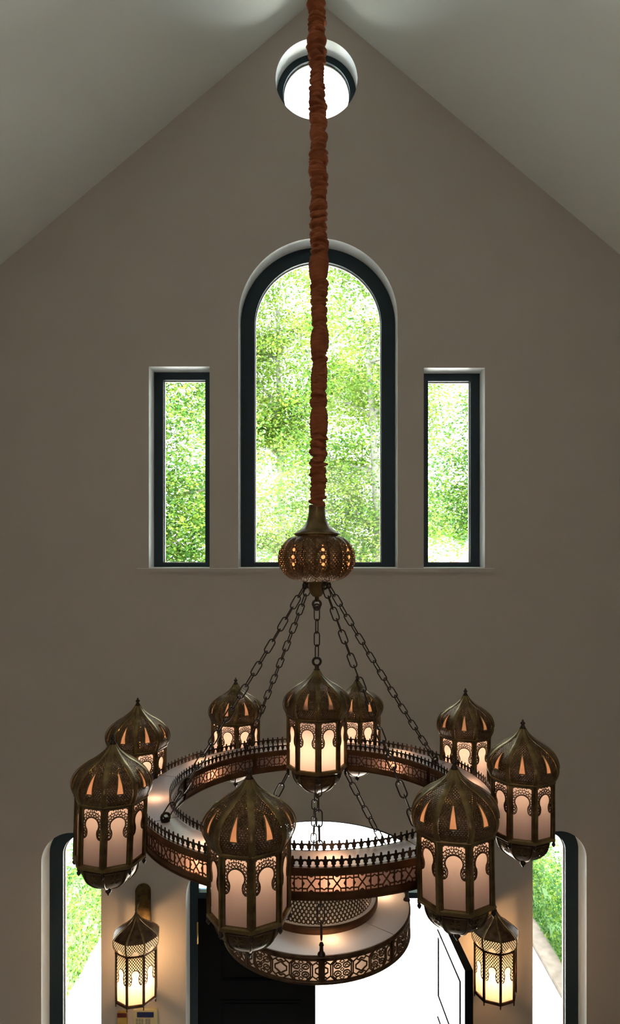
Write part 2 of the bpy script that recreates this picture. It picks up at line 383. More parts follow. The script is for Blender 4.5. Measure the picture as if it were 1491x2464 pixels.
HZ = -.229; BZ = -.458                        # head and foot of the glazed body
prof = smooth_prof(DP, 34)
gS, gP, gR, gRib = gore(prof, .021, (-.116, -.184, .0122))
sheet = MB(); rims = MB()
for k in range(8):
    q = rotm(copy_mb(gS), A8*(k+.5)); o_add_uv(sheet, q)
KIT = {}
KIT['dome'] = sheet.mesh('dome', [M['gore']])
KIT['rib'] = gRib.mesh('rib', [M['brass']])
gP = rotm(gP, A8/2); KIT['dome_window'] = gP.mesh('dome_window', [M['amber']])
gR = rotm(gR, A8/2); KIT['window_rim'] = gR.mesh('window_rim', [M['brass']])
b = MB(); b.lathe([(.001, 0), (.0045, -.004), (.0035, -.008), (.009, -.012), (.010, -.018), (.005, -.023), (.009, -.026), (.010, -.031), (.014, -.036), (.001, -.037)], 12); KIT['finial'] = b.mesh('finial', [M['iron']])
# cage: rims, posts
b = MB()
b.lathe([(.1, HZ+.008), (.134, HZ+.006), (.137, HZ-.001), (.133, HZ-.008), (.128, HZ-.011), (.118, HZ-.011)], 8, 0, False, caps=False)
b.lathe([(.118, BZ+.012), (.128, BZ+.012), (.133, BZ+.008), (.1345, BZ-.002), (.128, BZ-.006), (.105, BZ-.010), (.1, BZ-.014)], 8, 0, False, caps=False)
for k in range(8):
    a = k*A8
    for (r, wd, dp) in ((RB-.001, .013, .006), (RB+.002, .006, .006)):
        b.box((r*sin(a), -r*cos(a), (HZ+BZ)/2), (wd, dp, HZ-BZ-.016), 0, a)
    for sg in (-1, 1):                        # flat stiles each side of the edge
        af = a+sg*A8/2; u = -sg*(RB*sin(A8/2)-.007)
        x = AP*sin(af)+u*cos(af); y = -AP*cos(af)+u*sin(af)
        b.box((x, y, (HZ+BZ)/2), (.013, .003, HZ-BZ-.016), 0, af)
KIT['cage'] = b.mesh('lantern', [M['brass']])
# pane (flat, frosted) and arch screen of one face; face 0 points to -Y turned by half a step
hwF = RB*sin(A8/2)-.010
def facefn(ap):
    return lambda x, y, d: (x*cos(A8/2)+(ap+d)*sin(A8/2), -(ap+d)*cos(A8/2)+x*sin(A8/2), y)
b = MB(); pf = facefn(AP-.008); b.add([pf(x, z, 0) for x, z in ((-hwF-.004, BZ+.01), (hwF+.004, BZ+.01), (hwF+.004, HZ-.01), (-hwF-.004, HZ-.01))], [(0, 1, 2, 3)]); KIT['pane'] = b.mesh('pane', [M['frost']])
US = .076/265                                 # photo crop unit to metres on a face
def keyhole(rc=97, yc=205):
    p = []
    for i in range(-38, 219, 8):
        a = R(i); p.append((rc*cos(a), -(yc-rc*sin(a))))
    right = [(118, -378), (98, -372), (80, -352), (72, -322), (70, -298)]
    left = [(-x, y) for x, y in right[::-1]]
    return right+p+left
kh = keyhole()
b = MB(); fn = lambda x, y, d: facefn(AP-.003)(x*US, HZ-.010+y*US, d)
b.ribbon(kh, 13, .004, fn)
b.ribbon([(-128, -8), (128, -8)], 13, .003, fn)
for sg in (-1, 1): b.ribbon([(sg*124, -8), (sg*124, -395), (sg*123, -770)], 9, .003, fn)
b.ribbon([(-124, -768), (124, -768)], 12, .003, fn)
yc = -205
def clipline(p, q, wd=7.5):
    n = 6; run = []
    for i in range(n+1):
        x, y = p[0]+(q[0]-p[0])*i/n, p[1]+(q[1]-p[1])*i/n
        ok = abs(x) < 127 and -385 < y < -6
        if ok: run.append((x, y))
        else: break
    if len(run) > 1: b.ribbon(run, wd, .0026, fn)
def pol(r, deg): return (r*cos(R(deg)), yc+r*sin(R(deg)))
for i in range(-36, 217, 18):
    for sg in (-1, 1): clipline(pol(100, i), pol(168, i+sg*21)); 
    clipline(pol(150, i+9), pol(185, i+9), 9)
for i in range(-48, 228, 12): clipline(pol(128, i), pol(128, i+12), 6)
for i in range(20, 160, 10): clipline(pol(164, i), pol(164, i+10), 6)
for sg in (-1, 1):
    for (x0, y0, x1, y1) in ((92, -270, 122, -300), (122, -270, 88, -310), (84, -300, 122, -340), (122, -305, 84, -345), (95, -350, 122, -368), (122, -340, 100, -370)):
        clipline((sg*x0, y0), (sg*x1, y1), 7)
for x in (-112, -56, 0, 56, 112):             # little lozenges under the head rail
    b.prism([(x-9, -22), (x, -31), (x+9, -22), (x, -13)], .0026, fn)
KIT['arch_screen'] = b.mesh('arch_screen', [M['bronze']])
# bowl
BP = [(.106, BZ-.006), (.107, BZ-.020), (.103, BZ-.040), (.094, BZ-.060), (.078, BZ-.078), (.056, BZ-.094), (.030, BZ-.106), (.010, BZ-.111)]
b = MB(); b.lathe(smooth_prof(BP, 16), 48, 0, True, poly=.6)
b.lathe([(.1085, BZ-.016), (.112, BZ-.019), (.1085, BZ-.023)], 48, 0, True, poly=.6)
KIT['bowl'] = b.mesh('bowl', [M['bronze']])
b = MB()
pts = [(0, -(r+.001), z) for r, z in smooth_prof(BP, 12)]; b.tube(pts, .0038, 6)
KIT['bowl_rib'] = b.mesh('bowl_rib', [M['brass']])
b = MB()
# lotus relief on one bowl face
af = A8*.5
def f2(x, z, d):
    r = interp(BP, z)*.957+.0012+d
    a = af+x/max(r, .02); return (r*sin(a), -r*cos(a), z)
zc = BZ-.046
for ang, ln, wd in ((0, .022, .008), (42, .019, .007), (-42, .019, .007), (82, .017, .006), (-82, .017, .006)):
    c, s_ = cos(R(ang)), sin(R(ang)); o = [(0, 0), (wd/2, ln*.4), (wd*.35, ln*.75), (0, ln), (-wd*.35, ln*.75), (-wd/2, ln*.4)]
    b.prism([(x*c+y*s_, zc+(-x*s_+y*c)*1.0+.004*c) for x, y in o], .002, f2)
b.ribbon([(0, zc), (0, zc-.012), (.006, zc-.02), (.014, zc-.016)], .003, .002, f2); b.ribbon([(0, zc-.012), (-.006, zc-.02), (-.014, zc-.016)], .003, .002, f2)
KIT['lotus_relief'] = b.mesh('lotus_relief', [M['brass']])
b = MB(); z = BZ-.108; b.lathe([(.014, z), (.012, z-.006), (.006, z-.010), (.011, z-.015), (.0115, z-.022), (.006, z-.029), (.003, z-.036), (.0005, z-.038)], 12); KIT['drop_finial'] = b.mesh('drop_finial', [M['iron']])
b = MB(); b.lathe([(.006, 0), (.007, -.006), (.004, -.009), (.0075, -.013), (.007, -.019), (.002, -.026), (.0005, -.027)], 8)
b.v = [(x, y-.127, zz+BZ-.002) for x, y, zz in b.v]; KIT['corner_drop'] = b.mesh('corner_drop', [M['iron']])

def lantern(parent, loc, rz, tilt=(0, 0), bulb=(-.285, .5), top='finial'):
    o = link('lantern', KIT['cage'], parent, loc); o.rotation_euler = (tilt[0], tilt[1], rz)
    if top == 'finial': link('finial', KIT['finial'], o)
    link('dome', KIT['dome'], o)
    for k in range(8):
        link('rib', KIT['rib'], o, (0, 0, 0), k*A8); link('dome_window', KIT['dome_window'], o, (0, 0, 0), k*A8); link('window_rim', KIT['window_rim'], o, (0, 0, 0), k*A8)
        link('pane', KIT['pane'], o, (0, 0, 0), k*A8); link('arch_screen', KIT['arch_screen'], o, (0, 0, 0), k*A8); link('corner_drop', KIT['corner_drop'], o, (0, 0, 0), k*A8); link('lotus_relief', KIT['lotus_relief'], o, (0, 0, 0), k*A8); link('bowl_rib', KIT['bowl_rib'], o, (0, 0, 0), k*A8)
    for n in ('bowl', 'drop_finial'): link(n, KIT[n], o)
    light('bulb', 'POINT', (0, 0, bulb[0]), bulb[1]*2.1, (1, .66, .31), o, shadow_soft_size=.018)
    return o

# ================================================================= CHANDELIER
DC = 3.0                                      # distance of the chandelier's axis
ch = bpy.data.objects.new('chandelier', None); col.objects.link(ch); ch.location = (0, DC, EYE)
ch['label'] = 'large tiered brass chandelier of nine domed lanterns hung from a rust cloth covered cord'; ch['category'] = 'chandelier'
def cyl(th, r, z): return Vector((r*sin(th), -r*cos(th), z))     # th = 0 faces the camera
# -- ring lanterns
RL = .871; PHI = R(-14.26)
#            psi of a vertex off the sight line, (x tilt, y tilt), bulb height and power
LN = [(3, (0, 0), -.248, .50), (20, (0, R(-1)), -.248, .50), (21.5, (0, 0), -.248, .5), (20, (0, 0), -.30, .75), (8, (0, 0), -.30, .75), (2, (0, 0), -.30, .7), (-5, (0, 0), -.28, .7), (-10.5, (0, R(1.7)), -.248, .5)]
pxo = [1, 5, -3, 0, 5, 0, 1, -8]
for i, (psi, tilt, bz, bp) in enumerate(LN):
    th = PHI+i*A8; p = cyl(th, RL, -.664); dep = DC+p.y; p.x += pxo[i]/FPX*dep
    rz = atan2(-p.x, dep)+R(psi)
    lantern(ch, p, rz, tilt, (bz, bp))
# -- centre lantern
cl = lantern(ch, (0, 0, -.463), R(3), (0, 0), (-.36, .95), 'ring')
b = MB(); b.tube([(.017*cos(a), 0, .002+.017*sin(a)) for a in [2*pi*i/20 for i in range(20)]], .0055, 8, True); b.lathe([(.007, -.012), (.010, -.02), (.009, -.028), (.016, -.034), (.001, -.036)], 12)
b.build('hanging_ring', M['iron'], cl)
# -- box-section ring: two lattice walls, cresting, acrylic lining, top plates
RO, RI, ZT, ZB = .755, .632, -1.020, -1.128
def bandfn(Rr, th0, sgn=1):
    return lambda x, y, d: tuple(cyl(th0+x/Rr, Rr+sgn*d, y))
def star_cell(b, x0, P, z, H, fn, t=.003):
    k = P/510; v = H/340; w_ = 27*k
    def L(pts): b.ribbon([(x0+255*k+x*k, z+y*v) for x, y in pts], w_, t, fn)
    for s1_ in (-1, 1):
        L([(s1_*80, -172), (s1_*80, 172)])
        L([(s1_*80, -45), (s1_*112, 0), (s1_*80, 45)])
        for s2_ in (-1, 1):
            L([(s1_*80, s2_*100), (s1_*178, s2_*100), (s1_*255, 0)]); L([(s1_*178, s2_*172), (s1_*178, s2_*100)])
            L([(s1_*208, s2_*172), (s1_*255, s2_*132)])
    for s2_ in (-1, 1): L([(-80, s2_*92), (-40, s2_*92), (0, s2_*122), (40, s2_*92), (80, s2_*92)])
def wall_segment(Rr, ncell, sgn, arcdeg=45):
    b = MB(); arc = R(arcdeg)*Rr; P = arc/ncell; fn = bandfn(Rr, 0, sgn); n = 28
    xs = [arc*i/n for i in range(n+1)]
    b.ribbon([(x, -1.034) for x in xs], .025, .004, fn); b.ribbon([(x, -1.116) for x in xs], .025, .004, fn)
    b.ribbon([(x, -1.0235) for x in xs], .005, .007, fn); b.ribbon([(x, -1.1265) for x in xs], .005, .007, fn); b.ribbon([(x, -1.047) for x in xs], .003, .0055, fn); b.ribbon([(x, -1.103) for x in xs], .003, .0055, fn)
    for i in range(ncell): star_cell(b, i*P, P, -1.0750, .056, fn)
    for x in (0, arc): b.ribbon([(x, -1.128), (x, -1.022)], .018, .0065, fn)
    return b
wo = wall_segment(RO, 7, 1).mesh('lattice_band', [M['copper']]); wi = wall_segment(RI, 6, -1).mesh('lattice_band', [M['copper']])
def crest_segment(Rr, n):
    b = MB(); P = R(45)*Rr/n; fn = bandfn(Rr-.001, 0)
    for i in range(n):
        x = i*P
        # half posts either side of a keyhole shaped gap, finial over the post
        post = lambda s: [(x+P/2+s*P*u, z) for u, z in ((.5, -1.022), (.20, -1.022), (.33, -1.0185), (.36, -1.0150), (.20, -1.0115), (.23, -1.0065), (.15, -1.0025), (0, -1.0010), (0, -.9945), (.27, -.9960), (.36, -.9930), (.35, -.9880), (.42, -.9850), (.5, -.9840))]
        for s in (-1, 1):
            pp = post(s)[::-1]; b.prism(pp if s > 0 else pp[::-1], .0022, fn)
    return b
co_ = crest_segment(RO, 22).mesh('cresting', [M['iron']]); ci_ = crest_segment(RI, 19).mesh('cresting', [M['iron']])
rb = MB(); n = 160
rb.lathe([(RI+.004, ZB+.002), (RO-.004, ZB+.002), (RO-.004, ZB-.002), (RI+.004, ZB-.002), (RI+.004, ZB+.002)], n)
rb.f = [f for f in rb.f if len(f) == 4]; rb.m = [0]*len(rb.f); rb.sm = [False]*len(rb.f)
ring = rb.build('ring_tier', M['bronze'], ch)
for k in range(8):
    a = PHI+k*A8
    link('lattice_band', wo, ring, (0, 0, 0), a); link('lattice_band', wi, ring, (0, 0, 0), a); link('cresting', co_, ring, (0, 0, 0), a); link('cresting', ci_, ring, (0, 0, 0), a)
for (r0, nm) in ((RO-.007, 'diffuser'), (RI+.007, 'diffuser')):
    b = MB(); b.lathe([(r0, ZT-.004), (r0, ZB+.004)], n, 0, True); b.f = b.f[:n]; b.m = b.m[:n]; b.sm = b.sm[:n]; b.build(nm, M['diffuser'], ring)
b = MB(); ns = 12
for i in range(ns+1):
    a = R(44.6)*i/ns+R(.2); b.v += [tuple(cyl(a, RI+.002, ZT)), tuple(cyl(a, RO-.002, ZT))]
for i in range(ns):
    b.f.append((i*2, i*2+1, i*2+3, i*2+2)); b.m.append(0); b.sm.append(False)
tp = b.mesh('top_plate', [M['frosttop']])
for k in range(8): link('top_plate', tp, ring, (0, 0, 0), PHI+k*A8)
for k in range(8):
    light('bulb', 'POINT', cyl(PHI+(k+.5)*A8+R((k*37) % 9-4), (RO+RI)/2, -1.068), .5, (1, .52, .27), ring, shadow_soft_size=.012)
# -- hub
def lobe(a): return 1+.075*abs(cos(8*a-R(72)))**.7-.035
RND = [(-.002, .0105, 0), (.028, .0090, 0), (-.032, .0090, 0), (.046, .0045, 0), (-.050, .0045, 0)] + [(z_, .0045, s*.0115) for z_ in (.013, .021, -.015, -.023) for s in (-1, 1)] + [(.0130, .0045, 0), (-.0165, .0045, 0)]
hb = MB(); GP = smooth_prof([(.070, .096), (.118, .080), (.148, .045), (.161, -.008), (.150, -.058), (.120, -.092), (.075, -.109), (.045, -.111)], 80)
rounds = {}
for k in range(8):                     # see-through holes behind the amber roundels
    a0 = R(45*k+9); L_ = []
    for z, rr, dx in RND:
        r = interp(GP, z)*lobe(a0); a = a0+dx/r; L_.append((Vector((r*sin(a), -r*cos(a), z)), rr))
    rounds[k] = L_
vs, fs, uv = [], [], []; n = 480
arc = 0
for i, (r, z) in enumerate(GP):
    if i: arc += hypot(r-GP[i-1][0], z-GP[i-1][1])
    for j in range(n+1):
        a = 2*pi*j/n; k = lobe(a); vs.append((r*k*sin(a), -r*k*cos(a), z)); uv.append((a*.155, arc))
for i in range(len(GP)-1):
    for j in range(n):
        a = i*(n+1)+j; f = (a, a+n+1, a+n+2, a+1)
        if not any(all((Vector(vs[q])-c_).length < r_ for q in f) for c_, r_ in rounds[min(7, int(j/n*8))]): fs.append(f)
hb.add(vs, fs, 0, True, uv); hub = hb.build('globe', M['globe'], ch)
# rows of amber roundels set in every second lobe
for k in range(8):
    b = MB(); c = MB()
    a0 = R(45*k+9)
    for z, rr, dx in RND:
        r = interp(GP, z); r *= lobe(a0)
        a = a0+dx/r; ce = Vector((r*sin(a), -r*cos(a), z)); nrm = Vector((sin(a), -cos(a), z*.9/max(.05, r)*1.0)).normalized()
        u = Vector((cos(a), sin(a), 0)); v = nrm.cross(u)
        pts = [ce+nrm*.0022+u*rr*cos(t)+v*rr*sin(t) for t in [2*pi*i/10 for i in range(10)]]
        b.add(pts, [tuple(range(10))]); c.tube(pts, .0013, 4, True)
    b.m = [0]*len(b.f); b.add(c.v, c.f, 1, True); b.build('roundel_row', [M['amber'], M['brass']], hub)
b = MB(); b.lathe(smooth_prof([(.036, .226), (.036, .200), (.040, .170), (.050, .145), (.068, .122), (.090, .108), (.095, .104)], 18)+[(.099, .103), (.100, .096), (.096, .093), (.07, .092)], 48, 0, True, poly=.5); b.build('neck', M['brass'], hub)
b = MB(); b.lathe([(.060, -.106), (.062, -.114), (.038, -.117), (.037, -.140), (.031, -.160), (.020, -.174), (.010, -.178), (.009, -.196), (.001, -.2)], 32); b.build('lower_cup', M['brass'], hub)
light('bulb', 'POINT', (.0, .0, 0), 3.5, WARM, hub, shadow_soft_size=.02)
# translucent liner so the roundels glow
b = MB(); b.tube([(.017*cos(a), 0, -.208+.017*sin(a)) for a in [2*pi*i/20 for i in range(20)]], .0055, 8, True); b.build('eye', M['iron'], hub)
# -- chains
def link_mesh(L_, W_, r):
    b = MB(); pts = []; h_ = (L_-W_)/2
    for i in range(9): a = pi*i/8; pts.append((W_/2*cos(a), 0, h_+W_/2*sin(a)))
    for i in range(9): a = pi+pi*i/8; pts.append((W_/2*cos(a), 0, -h_+W_/2*sin(a)))
    b.tube(pts, r, 7, True); return b.mesh('chain_link', [M['iron']])
LM = link_mesh(.064, .027, .0028); LS = link_mesh(.056, .025, .0027)
eyeb = MB(); eyeb.tube([(.013*cos(a), 0, .013*sin(a)) for a in [2*pi*i/16 for i in range(16)]], .0045, 7, True); EYEM = eyeb.mesh('chain', [M['iron']])
def chain(parent, p, q, pitch=.0535, mesh=None, tw=0, sag=.0, jitter=.12):
    p, q = Vector(p), Vector(q); mesh = mesh or LM
    o = link('chain', EYEM, parent, p); d = (q-p); n = max(2, round(d.length/pitch))
    o.rotation_euler = (0, 0, atan2(d.x, -d.y))
    inv = o.rotation_euler.to_matrix().inverted()
    for i in range(n):
        t0, t1 = i/n, (i+1)/n
        f = lambda t: p+d*t-Vector((0, 0, sag*4*t*(1-t)))
        m = (f(t0)+f(t1))/2; dr = (f(t1)-f(t0)).normalized()
        l = link('chain_link', mesh, o, inv@(m-p))
        qz = dr.to_track_quat('Z', 'Y'); ro = qz.to_matrix()@Matrix.Rotation(tw+(pi/2)*(i % 2)+random.uniform(-jitter, jitter), 3, 'Z')
        l.rotation_euler = (inv@ro).to_euler(); k = d.length/n/pitch; l.scale = (1, 1, max(.9, min(1.15, k)))
    return o
# eyes on the hub and on the ring plate
for deg, tw in ((-57.6, .25), (32.4, .6), (122.4, .9), (-147.6, .3)):
    th = R(deg); p0 = cyl(th, .062, -.128); q0 = cyl(th, .69, -1.0)
    chain(ch, p0, q0, tw=tw, sag=.012)
    b = MB(); b.tube([q0+Vector((.016*sin(th)*cos(a), -.016*cos(th)*cos(a), -.004+.016*sin(a))) for a in [2*pi*i/18 for i in range(18)]], .0055, 8, True); b.lathe([(.018, -1.019), (.018, -1.015), (.008, -1.013), (.007, -1.006), (.0, -1.005)], 12, cx=q0.x, cy=q0.y); b.build('ring_eye', M['iron'], ring)
chain(ch, (0, 0, -.222), (0, 0, -.447), .05, LS, .5)
# -- lower tier
RT, TT, TB = .405, -1.515, -1.627; TO = R(2.5)
tb = MB(); tb.lathe([(RT-.004, TT-.004), (RT+.003, TT-.002), (RT+.003, TT-.020), (RT-.001, TT-.021)], 128); tb.lathe([(RT-.001, TB+.014), (RT+.003, TB+.013), (RT+.004, TB), (RT-.01, TB-.004), (RT-.05, TB-.008)], 128)
tb.f = [f for f in tb.f if len(f) == 4]; tb.m = [0]*len(tb.f); tb.sm = [True]*len(tb.f)
tier = tb.build('lower_tier', M['bronze'], ch)
def tier_segment():
    b = MB(); arc = R(45)*RT; P = arc/2; zc = (TT+TB)/2-.003; H = .080; fn = bandfn(RT-.001, 0); k = P/200; v = H/160
    for c_ in range(2):
        x0 = c_*P
        def L(pts, w_=7, closed=False): b.ribbon([(x0+x*k, zc+y*v) for x, y in pts], w_*k, .003, fn, closed)
        def mir(pts, w_=7):
            L(pts, w_); L([(200-x, y) for x, y in pts], w_)
        # half lozenges at both ends
        mir([(0, 44), (16, 26), (30, 14), (30, -14), (16, -26), (0, -44)]); mir([(0, 60), (14, 46), (28, 60), (44, 42), (44, -42), (28, -60), (14, -46), (0, -60)])
        mir([(54, 44), (54, -44)]); mir([(44, 42), (66, 78)]); mir([(44, -42), (66, -78)]); mir([(54, 44), (76, 78)], 5); mir([(54, -44), (76, -78)], 5)
        mir([(12, 78), (44, 42)], 5); mir([(12, -78), (44, -42)], 5)
        for sx in (-1, 1):
            for sy in (-1, 1):                # four rosettes round a little star
                cx_, cy_ = 100+sx*22, sy*30
                L([(cx_+17*cos(a), cy_+20*sin(a)) for a in [2*pi*i/12 for i in range(12)]], 6, True); L([(cx_-9, cy_-6), (cx_+2, cy_+6), (cx_+9, cy_-4)], 6)
                L([(100+sx*42, sy*78), (100+sx*26, sy*52)], 6)
        L([(100, 12), (109, 0), (100, -12), (91, 0)], 4, True); L([(100, 78), (88, 60), (100, 50), (112, 60), (100, 78)], 5); L([(100, -78), (88, -60), (100, -50), (112, -60), (100, -78)], 5)
    for x in (0, arc): b.ribbon([(x, TB+.012), (x, TT-.018)], .024, .005, fn); b.ribbon([(x, TB+.012), (x, TT-.018)], .008, .008, fn)
    xs = [arc*i/16 for i in range(17)]
    b.ribbon([(x, zc+H/2) for x in xs], .006, .004, fn); b.ribbon([(x, zc-H/2) for x in xs], .006, .004, fn)
    return b.mesh('lattice_band', [M['bronze']])
ts = tier_segment()
for k in range(8): link('lattice_band', ts, tier, (0, 0, 0), TO+k*A8)
b = MB(); b.lathe([(RT-.008, TT-.006), (RT-.008, TB+.004)], 128, 0, True); b.f = b.f[:128]; b.m = b.m[:128]; b.sm = b.sm[:128]; b.build('diffuser', M['frosttop'], tier)
# acrylic top plates in four quarters with a fine joint
b = MB(); ns = 24
for i in range(ns+1):
    a = R(89.5)*i/ns+R(.25); b.v += [tuple(cyl(a, .262, TT-.002)), tuple(cyl(a, RT-.004, TT-.002))]
for i in range(ns):
    b.f.append((i*2, i*2+1, i*2+3, i*2+2)); b.m.append(0); b.sm.append(False)
tq = b.mesh('top_plate', [M['frosttop']])
for k in range(4): link('top_plate', tq, tier, (0, 0, 0), R(50)+k*pi/2)
for k in range(4):
    q0 = cyl(TO+k*pi/2, RT-.008, TT); b = MB()
    b.lathe([(.016, -.004), (.014, .004), (.008, .010), (.007, .030), (.010, .034), (.006, .044), (0, .046)], 12, cx=q0.x, cy=q0.y, cz=q0.z); b.build('lug', M['iron'], tier)
# raised inner rim and pierced dome
b = MB(); b.lathe([(.262, TT-.004), (.266, TT+.006), (.266, TT+.028), (.262, TT+.031), (.258, TT+.029)], 128); b.f = [f for f in b.f if len(f) == 4]; b.m = [0]*len(b.f); b.sm = [True]*len(b.f); b.build('inner_rim', M['copper'], tier)
b = MB(); b.lathe([(.262, TT+.026), (.236, TT+.027)], 128, 0, True); b.f = b.f[:128]; b.m = b.m[:128]; b.sm = b.sm[:128]; b.build('inner_ledge', M['frosttop'], tier)
b = MB(); vs, fs, uv = [], [], []; pr = smooth_prof([(.240, TT+.024), (.236, TT+.05), (.222, TT+.085), (.190, TT+.115), (.13, TT+.135), (.05, TT+.145), (.004, TT+.147)], 20); arc = 0
for i, (r, z) in enumerate(pr):
    if i: arc += hypot(r-pr[i-1][0], z-pr[i-1][1])
    for j in range(97): a = 2*pi*j/96; vs.append((r*sin(a), -r*cos(a), z)); uv.append((a*.24, arc))
for i in range(len(pr)-1):
    for j in range(96): a = i*97+j; fs.append((a, a+97, a+98, a+1))
b.add(vs, [f[::-1] for f in fs], 0, True, uv)
M['tierdome'] = pierced('pierced tier dome', (.14, .09, .05), (.08, .05, .03), .019, .23)
b.build('pierced_dome', M['tierdome'], tier)
b = MB(); b.lathe([(.262, TT-.03), (.2, TT-.035), (.0, TT-.035)], 64); b.build('dome_diffuser', M['frosttop'], tier)
b = MB(); b.lathe([(r*.95, z-.006) for r, z in pr], 64, 0, True); b.build('dome_liner', M['frosttop'], tier)
b = MB(); b.lathe([(RT-.006, TB), (.3, TB-.012), (.15, TB-.02), (.0, TB-.02)], 96); b.build('underside', M['bronze'], tier)
for k in range(4): light('bulb', 'POINT', cyl(TO+R(8)+k*pi/2, .30, TT-.055), .7, (1, .6, .32), tier, shadow_soft_size=.015)
light('bulb', 'POINT', (0, 0, TT+.02), 1.2, (1, .62, .34), tier, shadow_soft_size=.02)
for k, tw in ((0, 0.1), (1, .5), (2, .2), (3, .4)):
    p0 = cyl(TO+k*pi/2, .125, -.945); q0 = cyl(TO+k*pi/2, RT-.008, TT+.058); chain(ch, p0, q0, .056, LM, tw, .004)
# -- rust cloth sleeve gathered on the cord
b = MB(); n = 40; z0, z1 = .205, RZ-EYE-.02; NZ = 1900; vs = []
rs = random.Random(4); bands = []; zz = z0
while zz < z1+.1:                             # gathers: each pucker has its own height, tilt and bulge
    hgt = rs.choice((.015, .02, .026, .032, .044)) if rs.random() > .06 else .12
    bands.append((zz, hgt, rs.uniform(-.9, .9), rs.uniform(0, 2*pi), rs.uniform(.6, 1.35), rs.uniform(-.7, .7))); zz += hgt
def fold(z, a):
    s_ = -1
    for (b0, hgt, ti, ph, am, one) in near:
        c_ = b0+hgt/2+.015*ti*sin(a+ph)+.004*sin(2*a+ph*3); u = abs(z-c_)/(hgt*.53)
        if u < 1: s_ = max(s_, am*(1+one*.6*sin(a-ph*2))*sqrt(1-u*u)-.35)
    return max(-.6, s_)+.6*(.35-abs(noise.noise(Vector((cos(a)*.9, sin(a)*.9, (z+.01*sin(a+z*20))*75)))))*1.6
for i in range(NZ+1):
    z = z0+(z1-z0)*i/NZ; cx_ = .004*sin(z*1.9+.6)+.010*math.sin(pi*min(1, (z-z0)/2.3)); fl = 1+.13*noise.noise(Vector((5, 2, z*5)))
    near = [q for q in bands if q[0]-.06 < z < q[0]+q[1]+.06]
    for j in range(n):
        a = 2*pi*j/n; r = .0280*fl*(1+.42*fold(z, a)); r = max(.017, r); r *= (1 if i > 6 else .8+.2*i/6)
        vs.append((cx_+r*cos(a), r*sin(a), z))
b.add(vs, [(i*n+j, i*n+(j+1) % n, (i+1)*n+(j+1) % n, (i+1)*n+j) for i in range(NZ) for j in range(n)]+[tuple(range(n))[::-1]], 0, True)
b.build('cord_sleeve', M['cloth'], ch)
b = MB(); b.lathe([(.001, RZ-EYE-.16), (.05, RZ-EYE-.15), (.075, RZ-EYE-.10), (.08, RZ-EYE-.03), (.02, RZ-EYE-.02)], 24); b.build('ceiling_canopy', M['bronze'], ch)

